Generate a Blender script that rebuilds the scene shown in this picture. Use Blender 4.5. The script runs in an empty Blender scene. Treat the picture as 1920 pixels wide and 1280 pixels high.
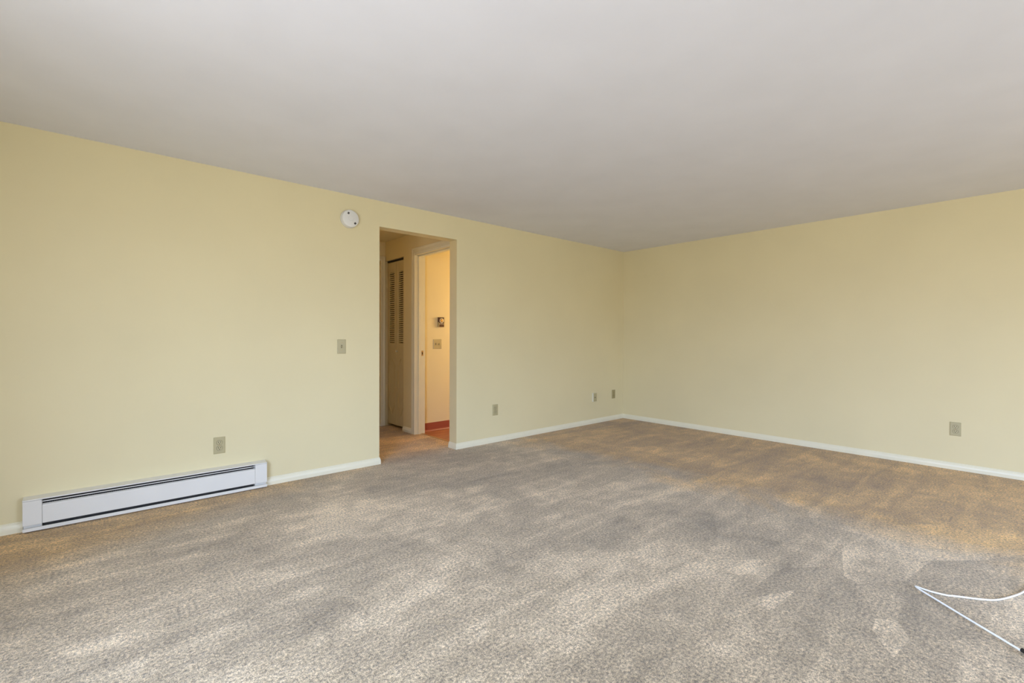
import bpy, bmesh, math
from mathutils import Vector, Matrix

S = bpy.context.scene
C = bpy.context.collection

# ------------------------------------------------------------------ camera
W = 3.810          # y of the long wall with the opening
L = 5.441          # x of the right wall
H = 2.290          # ceiling height
XL = -1.05         # x of the wall with the sliding glass door (outside the frame)
YR = -2.60         # y of the rear wall (behind the camera)
cam = bpy.data.cameras.new('camera')
cam.sensor_fit = 'HORIZONTAL'; cam.sensor_width = 36.0
cam.lens = 36.0 * 875.63 / 1920.0
cam.clip_start = 0.02
co = bpy.data.objects.new('camera', cam); C.objects.link(co)
yaw, pit, rol = math.radians(48.3937), math.radians(-0.516), math.radians(0.2006)
F = Vector((math.cos(yaw), math.sin(yaw), 0)); R = Vector((math.sin(yaw), -math.cos(yaw), 0)); U = Vector((0, 0, 1))
F2 = F * math.cos(pit) + U * math.sin(pit); U2 = U * math.cos(pit) - F * math.sin(pit)
R3 = R * math.cos(rol) + U2 * math.sin(rol); U3 = U2 * math.cos(rol) - R * math.sin(rol)
co.matrix_world = Matrix(((R3.x, U3.x, -F2.x, 0), (R3.y, U3.y, -F2.y, 0), (R3.z, U3.z, -F2.z, 1.1092), (0, 0, 0, 1)))
S.camera = co

# ------------------------------------------------------------------ exposure and light
S.view_settings.view_transform = 'Standard'
S.view_settings.look = 'None'
S.view_settings.exposure = 0.13
S.view_settings.gamma = 1.0
S.view_settings.use_curve_mapping = False

SKY = (0.69, 0.90, 1.30); GROUND = (0.60, 0.63, 0.66)
SKY_STRENGTH = 12.8; GROUND_FACTOR = 0.72
w = bpy.data.worlds.new('World'); S.world = w; w.use_nodes = True
nt = w.node_tree; nt.nodes.clear()
tc = nt.nodes.new('ShaderNodeTexCoord'); sx = nt.nodes.new('ShaderNodeSeparateXYZ')
cr = nt.nodes.new('ShaderNodeValToRGB'); mp = nt.nodes.new('ShaderNodeMapRange')
mp.inputs[1].default_value = -1; mp.inputs[2].default_value = 1
nt.links.new(tc.outputs['Generated'], sx.inputs[0]); nt.links.new(sx.outputs[2], mp.inputs[0]); nt.links.new(mp.outputs[0], cr.inputs[0])
e = cr.color_ramp.elements
g = tuple(c * GROUND_FACTOR for c in GROUND)
e[0].position = 0.485; e[0].color = g + (1,)
e[1].position = 0.52; e[1].color = tuple(c * 0.85 for c in SKY) + (1,)
n = cr.color_ramp.elements.new(0.75); n.color = SKY + (1,)
bg = nt.nodes.new('ShaderNodeBackground'); bg.inputs[1].default_value = SKY_STRENGTH
out = nt.nodes.new('ShaderNodeOutputWorld')
nt.links.new(cr.outputs[0], bg.inputs[0]); nt.links.new(bg.outputs[0], out.inputs[0])

# openings for daylight (y or x range, z range)
SLIDER = (-0.60, 1.55, 0.03, 2.03)       # in the wall x = XL
REARWIN = (1.90, 3.70, 0.06, 1.60)      # in the wall y = YR

def portal(name, loc, rot, sx_, sy_):
    l = bpy.data.lights.new(name, 'AREA'); l.shape = 'RECTANGLE'; l.size = sx_; l.size_y = sy_
    l.cycles.is_portal = True
    o = bpy.data.objects.new(name, l); C.objects.link(o); o.location = loc; o.rotation_euler = rot
portal('daylight_portal', (XL - 0.13, (SLIDER[0] + SLIDER[1]) / 2, (SLIDER[2] + SLIDER[3]) / 2), (0, -math.pi / 2, 0), SLIDER[3] - SLIDER[2], SLIDER[1] - SLIDER[0])
portal('daylight_portal', ((REARWIN[0] + REARWIN[1]) / 2, YR - 0.13, (REARWIN[2] + REARWIN[3]) / 2), (math.pi / 2, 0, 0), REARWIN[1] - REARWIN[0], REARWIN[3] - REARWIN[2])

def lamp(name, loc, col, watts, rad):
    l = bpy.data.lights.new(name, 'POINT'); l.energy = watts; l.color = col; l.shadow_soft_size = rad
    o = bpy.data.objects.new(name, l); C.objects.link(o); o.location = loc
lamp('kitchen_lamp', (4.25, 4.25, 1.40), (1.0, 0.77, 0.45), 23, 0.12)
lamp('hall_fill', (1.62, 4.55, 2.10), (1.0, 0.60, 0.20), 1.5, 0.08)  # unseen warm fill, added for a brown glow on the closet door

# ------------------------------------------------------------------ materials
def mat(name, col, rough=0.5, metal=0.0, spec=0.5, noise=None, bump=None, var=0.0):
    """noise=(scale, detail) tints the colour by +-var; bump=(scale, strength, distance)"""
    m = bpy.data.materials.new(name); m.use_nodes = True
    t = m.node_tree; b = t.nodes['Principled BSDF']
    b.inputs['Base Color'].default_value = tuple(col) + (1,)
    b.inputs['Roughness'].default_value = rough; b.inputs['Metallic'].default_value = metal
    b.inputs['Specular IOR Level'].default_value = spec
    c = t.nodes.new('ShaderNodeTexCoord')
    geo = t.nodes.new('ShaderNodeNewGeometry')
    nz = t.nodes.new('ShaderNodeTexNoise'); nz.inputs['Scale'].default_value = (noise or (6, 3))[0]; nz.inputs['Detail'].default_value = (noise or (6, 3))[1]
    t.links.new(geo.outputs['Position'], nz.inputs['Vector'])
    r = t.nodes.new('ShaderNodeValToRGB')
    r.color_ramp.elements[0].position = 0.3; r.color_ramp.elements[1].position = 0.7
    v = var or 0.015
    r.color_ramp.elements[0].color = tuple(x * (1 - v) for x in col) + (1,)
    r.color_ramp.elements[1].color = tuple(min(1, x * (1 + v)) for x in col) + (1,)
    t.links.new(nz.outputs['Fac'], r.inputs[0]); t.links.new(r.outputs[0], b.inputs['Base Color'])
    if bump:
        n2 = t.nodes.new('ShaderNodeTexNoise'); n2.inputs['Scale'].default_value = bump[0]; n2.inputs['Detail'].default_value = 3
        t.links.new(geo.outputs['Position'], n2.inputs['Vector'])
        bp = t.nodes.new('ShaderNodeBump'); bp.inputs['Strength'].default_value = bump[1]; bp.inputs['Distance'].default_value = bump[2]
        t.links.new(n2.outputs['Fac'], bp.inputs['Height']); t.links.new(bp.outputs[0], b.inputs['Normal'])
    return m

M = {}
M['wall'] = mat('cream_wall_paint', (0.80, 0.695, 0.425), 0.55, noise=(1.6, 3), var=0.02, bump=(260, 0.10, 0.001))
M['ceiling'] = mat('white_ceiling_paint', (0.82, 0.82, 0.89), 0.9, spec=0.2, noise=(3.0, 4), var=0.02, bump=(14, 0.12, 0.004))
M['trim'] = mat('ivory_trim_paint', (0.82, 0.77, 0.58), 0.35, noise=(9, 2))
M['base'] = mat('ivory_baseboard_paint', (0.87, 0.81, 0.62), 0.35, noise=(9, 2))
M['heater'] = mat('white_enamel', (0.82, 0.79, 0.73), 0.28, noise=(5, 2))
M['heater_dark'] = mat('dusty_dark_metal', (0.05, 0.045, 0.04), 0.6, noise=(30, 3), var=0.3)
M['fin'] = mat('heater_fin_metal', (0.30, 0.29, 0.28), 0.4, metal=0.6, noise=(40, 2), var=0.1)
M['almond'] = mat('almond_plastic', (0.50, 0.43, 0.24), 0.35, noise=(20, 2))
M['tan'] = mat('tan_plastic', (0.40, 0.33, 0.16), 0.4, noise=(20, 2))
M['ivory'] = mat('ivory_plastic', (0.78, 0.74, 0.60), 0.35, noise=(20, 2))
M['white'] = mat('white_plastic', (0.80, 0.78, 0.74), 0.35, noise=(20, 2))
M['dark'] = mat('dark_slot', (0.02, 0.016, 0.012), 0.6, noise=(20, 2))
M['line'] = mat('brown_shadow_gap', (0.10, 0.08, 0.04), 0.6, noise=(20, 2))
M['closet'] = mat('closet_door_paint', (0.66, 0.57, 0.36), 0.4, noise=(8, 2))
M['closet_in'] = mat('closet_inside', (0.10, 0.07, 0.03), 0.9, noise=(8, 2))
M['cove'] = mat('red_vinyl_cove_base', (0.36, 0.085, 0.05), 0.35, noise=(8, 2))
M['brass'] = mat('worn_brass', (0.55, 0.38, 0.18), 0.35, metal=0.8, noise=(60, 2), var=0.15)
M['brown'] = mat('dark_brown_plastic', (0.08, 0.03, 0.015), 0.4, noise=(30, 2))
M['cable'] = mat('white_cable_jacket', (0.95, 0.95, 0.94), 0.3, noise=(20, 2))
M['black'] = mat('black_rubber', (0.012, 0.012, 0.014), 0.4, noise=(20, 2))
M['alu'] = mat('aluminium_frame', (0.6, 0.6, 0.6), 0.4, metal=0.7, noise=(10, 2))

def N(t, kind, **kw):
    n = t.nodes.new(kind)
    for k, v in kw.items():
        if k in n.inputs: n.inputs[k].default_value = v
        else: setattr(n, k, v)
    return n
def math_node(t, op, a, b=None, clamp=False):
    n = t.nodes.new('ShaderNodeMath'); n.operation = op; n.use_clamp = clamp
    for i, x in enumerate((a, b)):
        if x is None: continue
        if isinstance(x, (int, float)): n.inputs[i].default_value = x
        else: t.links.new(x, n.inputs[i])
    return n.outputs[0]
def ramp(t, src, stops):
    r = t.nodes.new('ShaderNodeValToRGB'); el = r.color_ramp.elements
    while len(el) < len(stops): el.new(0.5)
    for e_, (p, c) in zip(el, stops):
        e_.position = p; e_.color = (c, c, c, 1) if isinstance(c, (int, float)) else tuple(c) + (1,)
    t.links.new(src, r.inputs[0]); return r.outputs[0]
def mixc(t, fac, a, b, mode='MIX'):
    m = t.nodes.new('ShaderNodeMix'); m.data_type = 'RGBA'; m.blend_type = mode
    for sock, x in ((0, fac), (6, a), (7, b)):
        if isinstance(x, (int, float)): m.inputs[sock].default_value = x
        elif isinstance(x, tuple): m.inputs[sock].default_value = x + (1,)
        else: t.links.new(x, m.inputs[sock])
    return m.outputs[2]

def carpet_material():
    m = bpy.data.materials.new('beige_cut_pile_carpet'); m.use_nodes = True
    t = m.node_tree; b = t.nodes['Principled BSDF']
    geo = t.nodes.new('ShaderNodeNewGeometry'); P = geo.outputs['Position']
    # tufts
    vo = N(t, 'ShaderNodeTexVoronoi', Scale=150.0, Randomness=1.0); t.links.new(P, vo.inputs['Vector'])
    nf = N(t, 'ShaderNodeTexNoise', Scale=230.0, Detail=2.0); t.links.new(P, nf.inputs['Vector'])
    nm = N(t, 'ShaderNodeTexNoise', Scale=85.0, Detail=3.0); t.links.new(P, nm.inputs['Vector'])
    tuft = math_node(t, 'ADD', math_node(t, 'MULTIPLY', nf.outputs['Fac'], 0.5), math_node(t, 'MULTIPLY', nm.outputs['Fac'], 0.5))
    # brushed patches: pile leaning one way or the other
    n1 = N(t, 'ShaderNodeTexNoise', Scale=1.15, Detail=5.0, Roughness=0.62, Distortion=0.9); t.links.new(P, n1.inputs['Vector'])
    mpg = t.nodes.new('ShaderNodeMapping'); mpg.inputs['Rotation'].default_value = (0, 0, math.radians(-22)); mpg.inputs['Scale'].default_value = (0.55, 3.0, 1)
    t.links.new(P, mpg.inputs[0])
    n2 = N(t, 'ShaderNodeTexNoise', Scale=1.6, Detail=5.0, Roughness=0.65, Distortion=1.1); t.links.new(mpg.outputs[0], n2.inputs['Vector'])
    n3 = N(t, 'ShaderNodeTexNoise', Scale=7.0, Detail=4.0, Roughness=0.7, Distortion=0.5); t.links.new(P, n3.inputs['Vector'])
    patch = math_node(t, 'ADD', math_node(t, 'MULTIPLY', n1.outputs['Fac'], 0.40), math_node(t, 'ADD', math_node(t, 'MULTIPLY', n2.outputs['Fac'], 0.35), math_node(t, 'MULTIPLY', n3.outputs['Fac'], 0.25)))
    # angular vacuum strokes near the cord
    mp2 = t.nodes.new('ShaderNodeMapping'); mp2.inputs['Rotation'].default_value = (0, 0, math.radians(35)); mp2.inputs['Scale'].default_value = (1.3, 3.6, 1)
    t.links.new(P, mp2.inputs[0])
    v2 = N(t, 'ShaderNodeTexVoronoi', Scale=1.25, Randomness=1.0); v2.distance = 'EUCLIDEAN'; t.links.new(mp2.outputs[0], v2.inputs['Vector'])
    sp = t.nodes.new('ShaderNodeSeparateColor'); t.links.new(v2.outputs['Color'], sp.inputs[0])
    sep = t.nodes.new('ShaderNodeSeparateXYZ'); t.links.new(P, sep.inputs[0])
    dx = math_node(t, 'SUBTRACT', sep.outputs[0], 2.9); dy = math_node(t, 'SUBTRACT', sep.outputs[1], 0.35)
    rr = math_node(t, 'SQRT', math_node(t, 'ADD', math_node(t, 'MULTIPLY', dx, dx), math_node(t, 'MULTIPLY', dy, dy)))
    msk = ramp(t, math_node(t, 'MULTIPLY', rr, 0.5), [(0.35, 1.0), (0.62, 0.0)])
    stroke = math_node(t, 'MULTIPLY', math_node(t, 'SUBTRACT', sp.outputs[0], 0.5), msk)
    tot = math_node(t, 'ADD', patch, math_node(t, 'MULTIPLY', stroke, 0.13))
    base = t.nodes.new('ShaderNodeValToRGB'); el = base.color_ramp.elements
    el[0].position = 0.36; el[0].color = (0.265, 0.195, 0.11, 1)
    el[1].position = 0.66; el[1].color = (0.90, 0.71, 0.475, 1)
    q = el.new(0.50); q.color = (0.475, 0.36, 0.22, 1)
    t.links.new(tot, base.inputs[0])
    # yellower tint by the right wall: pile tone plus warm light painted into the colour
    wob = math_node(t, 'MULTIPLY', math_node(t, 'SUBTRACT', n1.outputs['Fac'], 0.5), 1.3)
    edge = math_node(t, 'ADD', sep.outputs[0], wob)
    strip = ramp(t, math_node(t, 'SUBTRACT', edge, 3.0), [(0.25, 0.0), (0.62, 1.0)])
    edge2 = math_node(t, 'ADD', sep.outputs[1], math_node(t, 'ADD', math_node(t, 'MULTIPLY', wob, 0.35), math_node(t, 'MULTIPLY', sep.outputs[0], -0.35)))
    shade_strip = ramp(t, math_node(t, 'SUBTRACT', edge2, 2.8), [(0.28, 0.0), (0.62, 1.0)])  # edge by the heater: shade beyond the daylight painted into the carpet
    hall_glow = ramp(t, math_node(t, 'SUBTRACT', sep.outputs[1], 3.7), [(0.05, 0.0), (0.35, 1.0)])  # hall carpet: warm light past the daylight edge painted into the colour
    strip = math_node(t, 'MAXIMUM', strip, math_node(t, 'MAXIMUM', math_node(t, 'MULTIPLY', shade_strip, 0.9), hall_glow))
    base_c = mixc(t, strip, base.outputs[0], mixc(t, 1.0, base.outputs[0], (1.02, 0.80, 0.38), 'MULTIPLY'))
    tv = ramp(t, tuft, [(0.36, 0.30), (0.5, 0.95), (0.64, 1.80)])
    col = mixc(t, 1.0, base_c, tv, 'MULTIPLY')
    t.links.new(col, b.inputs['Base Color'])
    b.inputs['Roughness'].default_value = 0.95; b.inputs['Specular IOR Level'].default_value = 0.15
    b.inputs['Sheen Weight'].default_value = 0.35; b.inputs['Sheen Roughness'].default_value = 0.5
    bp = t.nodes.new('ShaderNodeBump'); bp.inputs['Strength'].default_value = 0.9; bp.inputs['Distance'].default_value = 0.006
    t.links.new(tuft, bp.inputs['Height'])
    bp2 = t.nodes.new('ShaderNodeBump'); bp2.inputs['Strength'].default_value = 0.35; bp2.inputs['Distance'].default_value = 0.02
    t.links.new(n3.outputs['Fac'], bp2.inputs['Height']); t.links.new(bp2.outputs[0], bp.inputs['Normal'])
    t.links.new(bp.outputs[0], b.inputs['Normal'])
    return m
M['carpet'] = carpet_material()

def vinyl_material():
    m = bpy.data.materials.new('reddish_brown_vinyl'); m.use_nodes = True
    t = m.node_tree; b = t.nodes['Principled BSDF']
    geo = t.nodes.new('ShaderNodeNewGeometry')
    mpg = t.nodes.new('ShaderNodeMapping'); mpg.inputs['Scale'].default_value = (2.0, 12.0, 1); t.links.new(geo.outputs['Position'], mpg.inputs[0])
    nz = N(t, 'ShaderNodeTexNoise', Scale=3.0, Detail=5.0, Roughness=0.6); t.links.new(mpg.outputs[0], nz.inputs['Vector'])
    c = ramp(t, nz.outputs['Fac'], [(0.35, (0.30, 0.10, 0.045)), (0.65, (0.50, 0.21, 0.10))])
    t.links.new(c, b.inputs['Base Color']); b.inputs['Roughness'].default_value = 0.35
    return m
M['vinyl'] = vinyl_material()

# ------------------------------------------------------------------ mesh helpers
def box(bm, x0, x1, y0, y1, z0, z1, bev=0.0):
    vs = [bm.verts.new((x, y, z)) for x in (x0, x1) for y in (y0, y1) for z in (z0, z1)]
    fs = [(0, 1, 3, 2), (4, 6, 7, 5), (0, 4, 5, 1), (2, 3, 7, 6), (0, 2, 6, 4), (1, 5, 7, 3)]
    faces = [bm.faces.new([vs[i] for i in f]) for f in fs]
    if bev:
        ed = list({e_ for f in faces for e_ in f.edges})
        bmesh.ops.bevel(bm, geom=ed, offset=bev, segments=2, affect='EDGES', clamp_overlap=True, profile=0.6)
def prism(bm, pts, axis_from, axis_to, place):
    """extrude polygon pts (u,v) from a to b; place(u,v,w)->xyz"""
    a = [bm.verts.new(place(u, v, axis_from)) for u, v in pts]
    b_ = [bm.verts.new(place(u, v, axis_to)) for u, v in pts]
    k = len(pts)
    bm.faces.new(a); bm.faces.new(b_[::-1])
    for i in range(k): bm.faces.new((a[i], b_[i], b_[(i + 1) % k], a[(i + 1) % k]))
def disc_y(bm, cx, cz, y0, profile, seg=40):
    """lathe about the -y axis; profile = [(radius, depth out of wall)]"""
    rings = []
    for r, d in profile:
        if r < 1e-6: rings.append([bm.verts.new((cx, y0 - d, cz))])
        else: rings.append([bm.verts.new((cx + r * math.cos(2 * math.pi * i / seg), y0 - d, cz + r * math.sin(2 * math.pi * i / seg))) for i in range(seg)])
    for a, b_ in zip(rings[:-1], rings[1:]):
        for i in range(seg):
            j = (i + 1) % seg
            if len(a) == 1 and len(b_) == 1: continue
            if len(b_) == 1: bm.faces.new((a[i], a[j], b_[0]))
            elif len(a) == 1: bm.faces.new((a[0], b_[j], b_[i]))
            else: bm.faces.new((a[i], a[j], b_[j], b_[i]))
def tube(bm, pts, r, seg=12):
    rings = []
    for i, p in enumerate(pts):
        p = Vector(p)
        d = (Vector(pts[min(i + 1, len(pts) - 1)]) - Vector(pts[max(i - 1, 0)])).normalized()
        s = d.cross(Vector((0, 0, 1)))
        s = s.normalized() if s.length > 1e-4 else Vector((1, 0, 0))
        u = s.cross(d)
        rings.append([bm.verts.new(p + s * (r * math.cos(2 * math.pi * k / seg)) + u * (r * math.sin(2 * math.pi * k / seg))) for k in range(seg)])
    for a, b_ in zip(rings[:-1], rings[1:]):
        for k in range(seg): bm.faces.new((a[k], a[(k + 1) % seg], b_[(k + 1) % seg], b_[k]))
    bm.faces.new(rings[0]); bm.faces.new(rings[-1][::-1])
def obj(name, bm, m, parent=None, smooth=False, origin=None):
    bmesh.ops.recalc_face_normals(bm, faces=bm.faces)
    if origin: bmesh.ops.translate(bm, verts=bm.verts, vec=-Vector(origin))
    me = bpy.data.meshes.new(name); bm.to_mesh(me); bm.free()
    me.materials.append(m)
    if smooth:
        for p in me.polygons: p.use_smooth = True
        try: me.set_sharp_from_angle(angle=math.radians(35))
        except Exception: pass
    o = bpy.data.objects.new(name, me); C.objects.link(o)
    if origin: o.location = origin
    if parent:
        o.parent = parent
    return o
def struct(name, bm, m, parent=None, smooth=False):
    o = obj(name, bm, m, parent, smooth); o['kind'] = 'structure' 
    return o
ABS = {}
def thing(name, label, cat, loc, group=None):
    o = bpy.data.objects.new(name, None); C.objects.link(o); o.location = loc; o.empty_display_size = 0.05
    o['label'] = label; o['category'] = cat
    if group: o['group'] = group
    ABS[o.name] = Vector(loc)
    return o
def part(name, bm, m, parent, smooth=False, **kw):
    """geometry given in world coordinates; parent is a thing's empty or a part made here (parts keep the thing's origin)"""
    root = parent
    while root.parent: root = root.parent
    org = ABS.get(root.name, Vector((0, 0, 0)))
    bmesh.ops.translate(bm, verts=bm.verts, vec=-org)
    o = obj(name, bm, m, parent, smooth)
    for k, v in kw.items(): o[k] = v
    return o
def B(): return bmesh.new()

# ------------------------------------------------------------------ the shell
TK = 0.122                               # thickness of the long wall
OX0, OX1, OZ = 1.838, 2.652, 2.068       # opening into the hall
HX = 2.70; HEND = 5.43; HT = 0.12        # hall's right wall, hall end, wall thickness
KY = 4.765                               # kitchen wall plane
DY0, DY1, DZ = 3.985, 4.69, 2.05         # kitchen doorway in the hall wall
CY0, CY1, CZ = 4.968, 5.428, 2.055       # closet opening in the hall wall
HL = 1.30                                # hall's left wall

bm = B()   # long wall with the opening
box(bm, XL - 0.14, OX0, W, W + TK, 0, H); box(bm, OX1, L + 0.12, W, W + TK, 0, H); box(bm, OX0, OX1, W, W + TK, OZ, H)
bmesh.ops.remove_doubles(bm, verts=bm.verts, dist=1e-5)
struct('wall_left', bm, M['wall'])
bm = B(); box(bm, L, L + 0.12, YR - 0.14, W, 0, H); struct('wall_right', bm, M['wall'])
bm = B()   # wall with the sliding glass door
box(bm, XL - 0.14, XL, YR - 0.14, SLIDER[0], 0, H); box(bm, XL - 0.14, XL, SLIDER[1], W, 0, H)
box(bm, XL - 0.14, XL, SLIDER[0], SLIDER[1], SLIDER[3], H); box(bm, XL - 0.14, XL, SLIDER[0], SLIDER[1], 0, SLIDER[2])
struct('wall_side', bm, M['wall'])
bm = B()   # rear wall with a window
box(bm, XL, REARWIN[0], YR - 0.14, YR, 0, H); box(bm, REARWIN[1], L, YR - 0.14, YR, 0, H)
box(bm, REARWIN[0], REARWIN[1], YR - 0.14, YR, REARWIN[3], H); box(bm, REARWIN[0], REARWIN[1], YR - 0.14, YR, 0, REARWIN[2])
struct('wall_rear', bm, M['wall'])
# frames of the two windows outside the picture
def frame_x(bm, x0, x1, y0, y1, z0, z1, t, mull):
    box(bm, x0, x1, y0, y0 + t, z0, z1); box(bm, x0, x1, y1 - t, y1, z0, z1); box(bm, x0, x1, y0, y1, z0, z0 + t); box(bm, x0, x1, y0, y1, z1 - t, z1)
    for y in mull: box(bm, x0, x1, y - t * 0.6, y + t * 0.6, z0, z1)
bm = B(); frame_x(bm, XL - 0.10, XL - 0.05, SLIDER[0], SLIDER[1], SLIDER[2], SLIDER[3], 0.05, [(SLIDER[0] + SLIDER[1]) / 2])
struct('window_1', bm, M['alu'])
bm = B()
t_ = 0.05; x0, x1, z0, z1 = REARWIN
for a in ((x0, x0 + t_, z0, z1), (x1 - t_, x1, z0, z1), (x0, x1, z0, z0 + t_), (x0, x1, z1 - t_, z1), ((x0 + x1) / 2 - .03, (x0 + x1) / 2 + .03, z0, z1)):
    box(bm, a[0], a[1], YR - 0.10, YR - 0.05, a[2], a[3])
struct('window_2', bm, M['alu'])
# hall walls
bm = B()
XH1 = HX + HT
box(bm, HX, XH1, W + TK, DY0, 0, H); box(bm, HX, XH1, DY0, DY1, DZ, H); box(bm, HX, XH1, DY1, CY0, 0, H)
box(bm, HX, XH1, CY0, CY1, CZ, H); box(bm, HX, XH1, CY1, HEND + 0.1, 0, H)
struct('wall_hall_right', bm, M['wall'])
EX0, EX1, EZ = 1.90, 2.632, 2.05         # door at the end of the hall
bm = B()
box(bm, HL - 0.1, EX0, HEND, HEND + 0.1, 0, H); box(bm, EX1, HX, HEND, HEND + 0.1, 0, H); box(bm, EX0, EX1, HEND, HEND + 0.1, EZ, H)
struct('wall_hall_end', bm, M['wall'])
bm = B(); box(bm, HL - 0.1, HL, W + TK, HEND, 0, H); struct('wall_hall_left', bm, M['wall'])
bm = B(); box(bm, XH1, 5.0, KY, KY + 0.10, 0, H); box(bm, 4.9, 5.0, W + TK, KY, 0, H); struct('wall_kitchen', bm, M['wall'])
# closet shell behind the bifold door
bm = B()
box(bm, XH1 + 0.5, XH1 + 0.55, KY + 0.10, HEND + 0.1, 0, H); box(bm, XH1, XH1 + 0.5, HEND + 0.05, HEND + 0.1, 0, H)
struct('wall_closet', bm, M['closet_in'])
# floors and ceiling
bm = B()
box(bm, XL - 0.14, L + 0.12, YR - 0.14, W + TK, -0.06, 0); box(bm, HL - 0.1, XH1 - 0.03, W + TK, HEND + 0.1, -0.06, 0); box(bm, XH1 - 0.03, XH1 + 0.55, KY + 0.1, HEND + 0.1, -0.06, 0)
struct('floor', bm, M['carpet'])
bm = B(); box(bm, XH1 - 0.03, 5.0, W + TK, KY + 0.1, -0.06, -0.003); struct('floor_kitchen', bm, M['vinyl'])
bm = B(); box(bm, XL - 0.14, L + 0.12, YR - 0.14, W + TK, H, H + 0.08); struct('ceiling', bm, M['ceiling'])
bm = B(); box(bm, HL - 0.1, 5.0, W + TK, HEND + 0.1, H, H + 0.08); struct('ceiling_hall', bm, M['wall'])

# ------------------------------------------------------------------ baseboards
PROF = [(0, 0), (0.014, 0), (0.014, 0.026), (0.0125, 0.036), (0.009, 0.046), (0.0055, 0.051), (0.0055, 0.0545), (0.003, 0.058), (0, 0.058)]
def base_y(x0, x1, y, s=-1, m0=0, m1=0):
    """run along x on a wall at y; s=-1 sticks out towards -y; m0/m1 = 1 lengthens that end with depth (outer mitre), -1 shortens it"""
    bm = B(); a = [bm.verts.new((x0 - m0 * d, y + s * d, z)) for d, z in PROF]; b_ = [bm.verts.new((x1 + m1 * d, y + s * d, z)) for d, z in PROF]
    k = len(PROF); bm.faces.new(a); bm.faces.new(b_[::-1])
    for i in range(k): bm.faces.new((a[i], b_[i], b_[(i + 1) % k], a[(i + 1) % k]))
    return bm
def base_x(y0, y1, x, s=-1, m0=0, m1=0):
    bm = base_y(y0, y1, 0, 1, m0, m1)
    for v in bm.verts: v.co = Vector((x + s * v.co.y, v.co.x, v.co.z))
    return bm
bb = struct('baseboard_left', base_y(0.931, OX0, W, m1=0.6), M['base'], smooth=False)
struct('baseboard_left', base_y(XL + 0.001, -0.318, W), M['base'])
struct('baseboard_left', base_y(OX1, L, W, m0=1, m1=-1), M['base'])
struct('baseboard_opening', base_x(W, W + TK, OX1, m0=1), M['base'])
struct('baseboard_right', base_x(YR, W, L, m1=-1), M['base'])
struct('baseboard_hall', base_x(4.757, CY0, HX), M['base'])
struct('baseboard_side', base_x(SLIDER[1], W - 0.015, XL, s=1), M['base'])
# red vinyl cove base in the kitchen
bm = B()
prism(bm, [(0, 0), (0.016, 0), (0.016, 0.004), (0.009, 0.012), (0.0045, 0.024), (0.0045, 0.1), (0, 0.1)], XH1, 4.9, lambda u, v, w_: (w_, KY - u, v - 0.003))
struct('baseboard_kitchen', bm, M['cove'])

# ------------------------------------------------------------------ kitchen doorway trim
tr = bpy.data.objects.new('trim_1', None); C.objects.link(tr); tr['kind'] = 'structure'
CW = 0.066
def casing_prof(w_):   # (across, proud)
    return [(0, 0), (0, 0.012), (0.006, 0.016), (w_ * 0.55, 0.013), (w_ * 0.8, 0.017), (w_ - 0.004, 0.017), (w_, 0.012), (w_, 0)]
bm = B(); prism(bm, casing_prof(CW), 0, DZ, lambda u, v, w_: (HX - v, DY1 + u, w_ if w_ == 0 else DZ + u)); part('casing', bm, M['trim'], tr)
bm = B(); prism(bm, casing_prof(CW), 0, 1, lambda u, v, w_: (HX - v, (W + TK + 0.002) if w_ == 0 else DY1 + u, DZ + u)); part('casing', bm, M['trim'], tr)
bm = B(); box(bm, HX - 0.012, XH1 + 0.004, DY1 - 0.001, DY1 + 0.004, 0, DZ); part('jamb', bm, M['trim'], tr)
bm = B(); box(bm, HX - 0.012, XH1 + 0.004, DY0, DY1, DZ - 0.016, DZ + 0.001); part('jamb', bm, M['trim'], tr)
bm = B(); box(bm, HX + 0.035, HX + 0.068, DY1 - 0.011, DY1, 0, DZ - 0.016, 0.002); part('door_stop', bm, M['trim'], tr)
bm = B(); box(bm, HX + 0.035, HX + 0.068, DY0, DY1, DZ - 0.028, DZ - 0.016, 0.002); part('door_stop', bm, M['trim'], tr)
bm = B(); box(bm, HX + 0.078, HX + 0.100, DY1 - 0.0035, DY1 - 0.001, 0.892, 0.952, 0.001); sp_ = part('strike_plate', bm, M['brass'], tr)
bm = B(); box(bm, HX + 0.082, HX + 0.092, DY1 - 0.0045, DY1 - 0.003, 0.908, 0.936); part('latch_hole', bm, M['dark'], sp_)
bm = B(); box(bm, XH1 - 0.045, XH1 - 0.02, DY0, DY1, -0.001, 0.004, 0.0015); struct('trim_2', bm, M['brass'])

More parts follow.
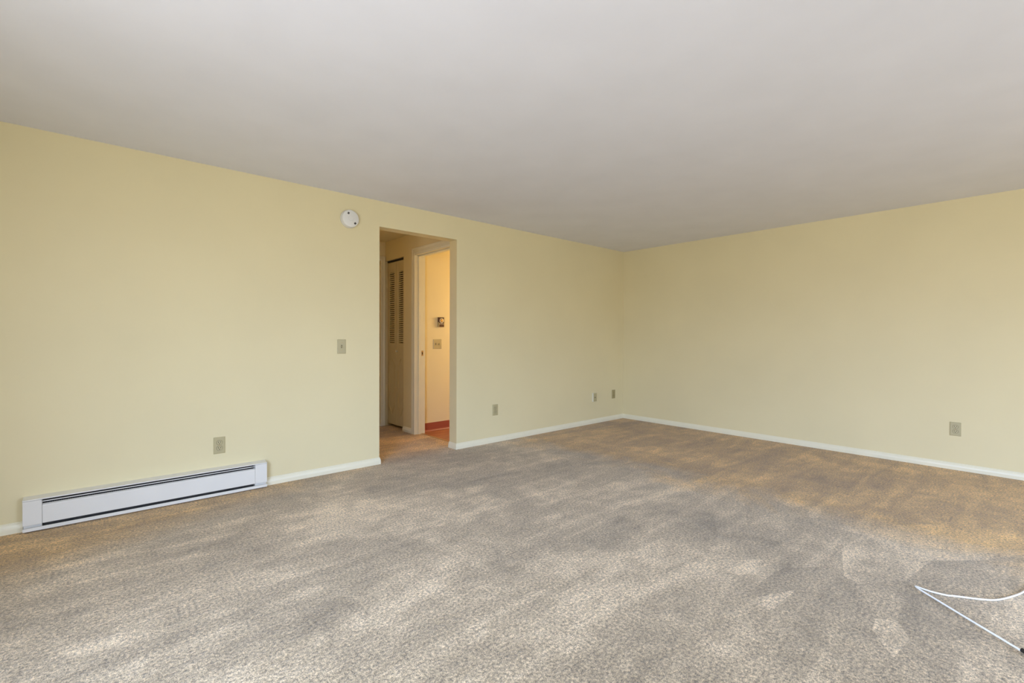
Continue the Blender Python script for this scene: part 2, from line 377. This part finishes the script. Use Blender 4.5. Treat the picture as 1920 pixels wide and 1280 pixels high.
# ------------------------------------------------------------------ closet bifold door
d1 = bpy.data.objects.new('door_1', None); C.objects.link(d1); d1['kind'] = 'structure'; ABS['door_1'] = Vector((0, 0, 0))
FX = HX + 0.030                        # front face of the leaves
YM = 5.203
def leaf(y0, y1, sl0, sl1):
    bm = B()
    zt, zb = 2.030, 0.030
    top, bot = 1.905, 1.035
    box(bm, FX, FX + 0.022, y0, sl0, zb, zt, 0.0015); box(bm, FX, FX + 0.022, sl1, y1, zb, zt, 0.0015)
    box(bm, FX + 0.0003, FX + 0.022, sl0, sl1, top, zt - 0.001); box(bm, FX + 0.0003, FX + 0.022, sl0, sl1, zb + 0.001, bot)
    lf = part('door_leaf', bm, M['closet'], d1)
    n_ = 34; pitch = (top - bot) / n_
    first = None
    for i in range(n_):
        zc = bot + (i + 0.62) * pitch
        if first is None:
            bm = B()
            prism(bm, [(0.0005, 0.0045), (0.004, 0.0062), (0.018, 0.0145), (0.018, 0.0115), (0.004, -0.0045), (0.0005, -0.0062)], sl0, sl1, lambda u, v, w_: (FX + u, w_, v))
            first = part('slat', bm, M['closet'], lf); first.location.z = zc
        else:
            c = first.copy(); C.objects.link(c); c.parent = lf; c.location.z = zc
    # raised panel outline: a long hexagon with pointed ends
    yc = (sl0 + sl1) / 2; hw = (sl1 - sl0) / 2 + 0.018
    for k, s in enumerate((1.0, 0.80)):
        pts = [(yc - hw * s, 0.255), (yc, 0.150 + 0.03 * k), (yc + hw * s, 0.255), (yc + hw * s, 0.765), (yc, 0.850 - 0.03 * k), (yc - hw * s, 0.765)]
        bm = B(); kk = len(pts)
        inn = []
        for (a_, b2) in pts:
            inn.append((yc + (a_ - yc) * (1 - 0.006 / (hw * s)), 0.5 + (b2 - 0.5) * (1 - 0.006 / 0.3)))
        vo = [bm.verts.new((FX + 0.001, a_, b2)) for a_, b2 in pts]; vi = [bm.verts.new((FX + 0.001, a_, b2)) for a_, b2 in inn]
        mid = [bm.verts.new((FX - 0.0035, (p_[0] + q_[0]) / 2, (p_[1] + q_[1]) / 2)) for p_, q_ in zip(pts, inn)]
        for i in range(kk):
            j = (i + 1) % kk
            bm.faces.new((vo[i], vo[j], mid[j], mid[i])); bm.faces.new((mid[i], mid[j], vi[j], vi[i]))
        part('panel_moulding', bm, M['closet'], lf)
    return lf
lf1 = leaf(YM + 0.0015, CY1 - 0.004, 5.252, 5.369)
lf2 = leaf(CY0 + 0.012, YM - 0.0015, 5.030, 5.137)
bm = B()
disc_y(bm, 0, 0, 0, [(0.006, 0), (0.006, 0.012), (0.013, 0.018), (0.014, 0.024), (0.009, 0.030), (0, 0.031)], 20)
for v in bm.verts: v.co = Vector((FX + v.co.y, 5.165 + v.co.x, 0.935 + v.co.z))
part('knob', bm, M['ivory'], lf2, True, label='small pale round knob')
bm = B(); box(bm, FX - 0.004, FX + 0.022, CY0, CY1, 2.034, CZ - 0.001); part('track', bm, M['dark'], d1)

# door at the end of the hall
d2 = bpy.data.objects.new('door_2', None); C.objects.link(d2); d2['kind'] = 'structure'; ABS['door_2'] = Vector((0, 0, 0))
bm = B(); prism(bm, casing_prof(0.062), 0, 1, lambda u, v, w_: (EX1 + u, HEND - v, 0 if w_ == 0 else EZ + u)); part('casing', bm, M['trim'], d2)
bm = B(); prism(bm, casing_prof(0.062), 0, 1, lambda u, v, w_: (EX0 - u if w_ == 0 else EX1 + u, HEND - v, EZ + u)); part('casing', bm, M['trim'], d2)
bm = B(); prism(bm, casing_prof(0.062), 0, 1, lambda u, v, w_: (EX0 - u, HEND - v, 0 if w_ == 0 else EZ + u)); part('casing', bm, M['trim'], d2)
bm = B(); box(bm, EX0, EX1, HEND + 0.03, HEND + 0.065, 0.008, EZ, 0.002); part('door_slab', bm, M['trim'], d2)

# ------------------------------------------------------------------ electric baseboard heater
ht = thing('baseboard_heater', 'long low white electric baseboard heater with open top slot, along the left wall', 'heater', (0.306, W - 0.03, 0))
hx0, hx1 = -0.316, 0.929; D = 0.060; EC = 0.078
Y0 = W - D
bm = B()      # back plate with the folded top
prism(bm, [(0.0005, 0.008), (0.003, 0.008), (0.003, 0.187), (D - 0.002, 0.180), (D, 0.180), (D, 0.183), (D - 0.001, 0.1855), (0.0005, 0.1935)], hx0, hx1, lambda u, v, w_: (w_, W - u, v))
part('back_plate', bm, M['heater'], ht)
bm = B()      # front panel with rolled top lip
ax0, ax1 = hx0 + EC, hx1 - EC
prism(bm, [(D - 0.001, 0.044), (D, 0.048), (D, 0.142), (D - 0.004, 0.148), (D - 0.016, 0.153), (D - 0.016, 0.151), (D - 0.006, 0.145), (D - 0.004, 0.140), (D - 0.004, 0.050), (D - 0.010, 0.046), (D - 0.010, 0.044)], ax0 + 0.001, ax1 - 0.001, lambda u, v, w_: (w_, W - u, v))
part('front_panel', bm, M['heater'], ht)
for a, b2 in ((hx0, ax0), (ax1, hx1)):
    bm = B(); box(bm, a, b2, Y0 - 0.001, W - 0.003, 0.042, 0.1785, 0.003); box(bm, a + 0.002, b2 - 0.002, Y0 + 0.018, W - 0.003, 0.024, 0.05)
    part('end_cap', bm, M['heater'], ht)
bm = B(); prism(bm, [(0.003, 0.008), (D, 0.008), (D, 0.026), (D - 0.003, 0.0275), (D - 0.004, 0.011), (0.003, 0.011)], hx0, hx1, lambda u, v, w_: (w_, W - u, v)); part('bottom_rail', bm, M['heater'], ht)
bm = B(); box(bm, ax0, ax1, W - 0.012, W - 0.004, 0.012, 0.186 - 0.008); part('inner_reflector', bm, M['heater_dark'], ht)
bm = B(); box(bm, ax0, ax1, Y0 + 0.010, Y0 + 0.013, 0.163, 0.168, 0.001); part('deflector', bm, M['heater'], ht)
bm = B()
nf_ = 110
for i in range(nf_):
    x = ax0 + 0.02 + (ax1 - ax0 - 0.04) * i / (nf_ - 1); box(bm, x, x + 0.0008, Y0 + 0.016, W - 0.014, 0.065, 0.150)
o = part('heating_fins', bm, M['fin'], ht); o['kind'] = 'stuff'

# ------------------------------------------------------------------ plates on the walls (local frame: x across, z up, sticks out to -y, wall at y = 0)
def place(root, rotz):
    root.rotation_euler = (0, 0, rotz)
def lbox(root, name, a, m, parent=None, bev=0.0, **kw):
    bm = B(); box(bm, a[0], a[1], a[2], a[3], a[4], a[5], bev)
    o = obj(name, bm, m, parent or root)
    for k, v in kw.items(): o[k] = v
    return o
def ldisc(root, name, cx, cz, prof, m, parent=None, sx_=1.0, seg=24, flat=0.0, **kw):
    bm = B(); disc_y(bm, 0, 0, 0, prof, seg)
    for v in bm.verts:
        zz = v.co.z
        if flat: zz = max(-flat, min(flat, zz))
        v.co = Vector((cx + v.co.x * sx_, v.co.y, cz + zz))
    o = obj(name, bm, m, parent or root, True)
    for k, v in kw.items(): o[k] = v
    return o
def plate(root, w_, h_, t, m):
    bm = B()
    s = 0.0035
    a = [bm.verts.new(v) for v in ((-w_ / 2, 0, -h_ / 2), (w_ / 2, 0, -h_ / 2), (w_ / 2, 0, h_ / 2), (-w_ / 2, 0, h_ / 2))]
    b_ = [bm.verts.new((v.co.x, -t * 0.55, v.co.z)) for v in a]
    c = [bm.verts.new((v.co.x * (1 - 2 * s / w_), -t, v.co.z * (1 - 2 * s / h_))) for v in a]
    for p_, q_ in ((a, b_), (b_, c)):
        for i in range(4): bm.faces.new((p_[i], p_[(i + 1) % 4], q_[(i + 1) % 4], q_[i]))
    bm.faces.new(c); bm.faces.new(a[::-1])
    return obj('plate', bm, m, root)
def outlet(label, loc, rotz, pm, rm=None, group=None, t=0.006):
    r = thing('wall_outlet', label, 'outlet', loc, group); place(r, rotz)
    plate(r, 0.070, 0.115, t, pm)
    for s in (1, -1):
        zc = s * 0.0195
        rc = ldisc(r, 'receptacle', 0, zc, [(0.0175, t - 0.001), (0.0175, t + 0.0015), (0.0165, t + 0.0025), (0, t + 0.0025)], rm or pm, flat=0.0145)
        ldisc(r, 'receptacle_gap', 0, zc, [(0.0188, t - 0.0005), (0.0188, t + 0.0004), (0, t + 0.0004)], M['line'], flat=0.0158)
        for sx2, hh in ((-0.0065, 0.0045), (0.0065, 0.0038)):
            lbox(r, 'slot', (sx2 - 0.0013, sx2 + 0.0013, -(t + 0.0030), -(t + 0.002), zc + 0.0035 - hh, zc + 0.0035 + hh), M['dark'], rc)
        ldisc(r, 'ground_hole', 0, zc - 0.0080, [(0.0027, t + 0.002), (0.0027, t + 0.003), (0, t + 0.003)], M['dark'], rc, seg=12)
    ldisc(r, 'screw', 0, 0, [(0.003, t - 0.001), (0.003, t + 0.001), (0, t + 0.0014)], M['brass'], seg=12)
    return r
outlet('almond duplex outlet on the left wall just above the baseboard heater', (0.638, W, 0.3445), 0, M['almond'])
outlet('almond duplex outlet on the wall just right of the hall opening', (3.146, W, 0.341), 0, M['almond'], t=0.010)
outlet('small tan outlet nearest the room corner, right of the pale jack', (5.222, W, 0.3455), 0, M['tan'])
outlet('almond duplex outlet low on the right wall near the edge of the picture', (L, 0.4575, 0.3445), -math.pi / 2, M['almond'])

# pale surface jack box
r = thing('phone_jack', 'pale ivory surface-mounted jack box between two outlets near the corner', 'jack', (4.800, W, 0.339))
lbox(r, 'housing', (-0.034, 0.034, -0.022, 0, -0.056, 0.056), M['ivory'], bev=0.003)
lbox(r, 'cover_plate', (-0.031, 0.031, -0.024, -0.0215, -0.053, 0.053), M['almond'], bev=0.001)
lbox(r, 'socket', (-0.007, 0.007, -0.0246, -0.0238, -0.009, 0.004), M['line'])

# light switches
def toggle(root, cx, t, up=True):
    sl = lbox(root, 'toggle_slot', (cx - 0.0055, cx + 0.0055, -(t + 0.0006), -(t - 0.0005), -0.0125, 0.0125), M['line'])
    bm = B(); s = 1 if up else -1
    prism(bm, [(t - 0.001, -0.0070 * 1), (t + 0.004, -0.006), (t + 0.013, s * 0.009 - 0.0028), (t + 0.0145, s * 0.009 + 0.0015), (t + 0.002, 0.0075), (t - 0.001, 0.0075)], -0.004, 0.004, lambda u, v, w_: (cx + w_, -u, v))
    obj('toggle', bm, M['almond'], root)
    for s2 in (-1, 1):
        ldisc(root, 'screw', cx, s2 * 0.030, [(0.003, t - 0.001), (0.003, t + 0.0008), (0, t + 0.001)], M['brass'], seg=12)
r = thing('light_switch', 'single almond toggle light switch on the left wall below the smoke detector', 'switch', (1.504, W, 1.028))
plate(r, 0.070, 0.116, 0.006, M['almond']); toggle(r, 0, 0.006, False)
r = thing('double_light_switch', 'double toggle light switch plate on the warm-lit wall beyond the doorway', 'switch', (3.037, KY, 1.025))
plate(r, 0.115, 0.115, 0.006, M['almond']); toggle(r, -0.023, 0.006, True); toggle(r, 0.023, 0.006, False)

# wall timer / thermostat above the double switch
r = thing('thermostat', 'small dark brown thermostat with a round metal dial, on the warm-lit wall', 'thermostat', (3.078, KY, 1.287))
lbox(r, 'body', (-0.037, 0.037, -0.030, 0, -0.058, 0.058), M['brown'], bev=0.003)
ldisc(r, 'dial_ring', 0.0, 0.018, [(0.0285, 0.029), (0.0285, 0.033), (0.026, 0.0345), (0.0215, 0.0345), (0.0215, 0.031), (0.0215, 0.029)], M['ivory'], label='pale metal dial ring')
ldisc(r, 'dial', 0.0, 0.018, [(0.020, 0.029), (0.018, 0.036), (0.012, 0.037), (0.011, 0.033), (0, 0.033)], M['brass'], label='bronze centre of the dial')
lbox(r, 'trim_bar', (-0.034, 0.034, -0.0315, -0.0295, -0.0235, -0.0185), M['ivory'])
lbox(r, 'side_strip', (-0.0375, -0.033, -0.0312, 0, -0.056, 0.0), M['tan'])

# ------------------------------------------------------------------ smoke detector
r = thing('smoke_detector', 'round white smoke detector high on the left wall beside the hall opening', 'smoke detector', (1.566, W, 2.084))
ldisc(r, 'mounting_base', 0, 0, [(0.073, 0), (0.074, 0.012), (0.071, 0.016), (0, 0.016)], M['white'], seg=56)
ldisc(r, 'seam', 0, 0, [(0.068, 0.014), (0.068, 0.021), (0, 0.021)], M['line'], seg=56)
ldisc(r, 'cover', 0, 0, [(0.0685, 0.0195), (0.071, 0.022), (0.071, 0.034), (0.068, 0.039), (0.060, 0.042), (0.024, 0.044), (0.022, 0.0425), (0.0205, 0.0425), (0.019, 0.044), (0, 0.0448)], M['white'], seg=56)
for i, (vx, vz, rt) in enumerate(((-0.020, 0.040, 0.5), (0.036, -0.036, 0.8))):
    for k in range(3):
        bm = B(); box(bm, -0.0075, 0.0075, -0.0448, -0.040, -0.0022, 0.0022, 0.0006)
        bmesh.ops.translate(bm, verts=bm.verts, vec=(0, 0, (k - 1) * 0.0058))
        bmesh.ops.rotate(bm, verts=bm.verts, cent=(0, 0, 0), matrix=Matrix.Rotation(rt, 3, 'Y'))
        bmesh.ops.translate(bm, verts=bm.verts, vec=(vx, 0, vz))
        obj('vent_slot', bm, M['dark'], r)

# ------------------------------------------------------------------ white cord on the carpet
def catmull(P, n_=10):
    P = [Vector(p) for p in P]; Q = [P[0] * 2 - P[1]] + P + [P[-1] * 2 - P[-2]]; o_ = []
    for i in range(1, len(Q) - 2):
        a, b2, c, d = Q[i - 1:i + 3]
        for k in range(n_):
            t = k / n_
            o_.append(0.5 * ((2 * b2) + (c - a) * t + (2 * a - 5 * b2 + 4 * c - d) * t * t + (3 * b2 - a - 3 * c + d) * t ** 3))
    return o_ + [P[-1]]
CR = 0.0036
pts = [(2.447, 0.029), (2.503, 0.096), (2.565, 0.170), (2.640, 0.258), (2.700, 0.328), (2.724, 0.350), (2.727, 0.345), (2.722, 0.300), (2.735, 0.250), (2.751, 0.228), (2.803, 0.149), (2.849, 0.104), (2.942, 0.060), (3.033, 0.030), (3.16, 0.01), (3.30, -0.03), (3.45, -0.12)]
cd = thing('power_cord', 'white cord folded back on itself on the carpet at the right edge', 'cord', (2.724, 0.350, 0))
p3 = catmull([(x - 2.724, y - 0.350, CR + 0.001) for x, y in pts])
bm = B(); tube(bm, p3, CR, 12); obj('cable', bm, M['cable'], cd, True)
bm = B(); a = Vector((2.446 - 2.724, 0.0275 - 0.350, 0)); d = Vector((-0.063, -0.076, 0)).normalized()
tube(bm, [a + d * s + Vector((0, 0, 0.008)) for s in (0, 0.004, 0.020, 0.045, 0.048)], 0.0075, 14); obj('plug', bm, M['black'], cd, True, ).__setitem__('label', 'black plug at the end of the cord')
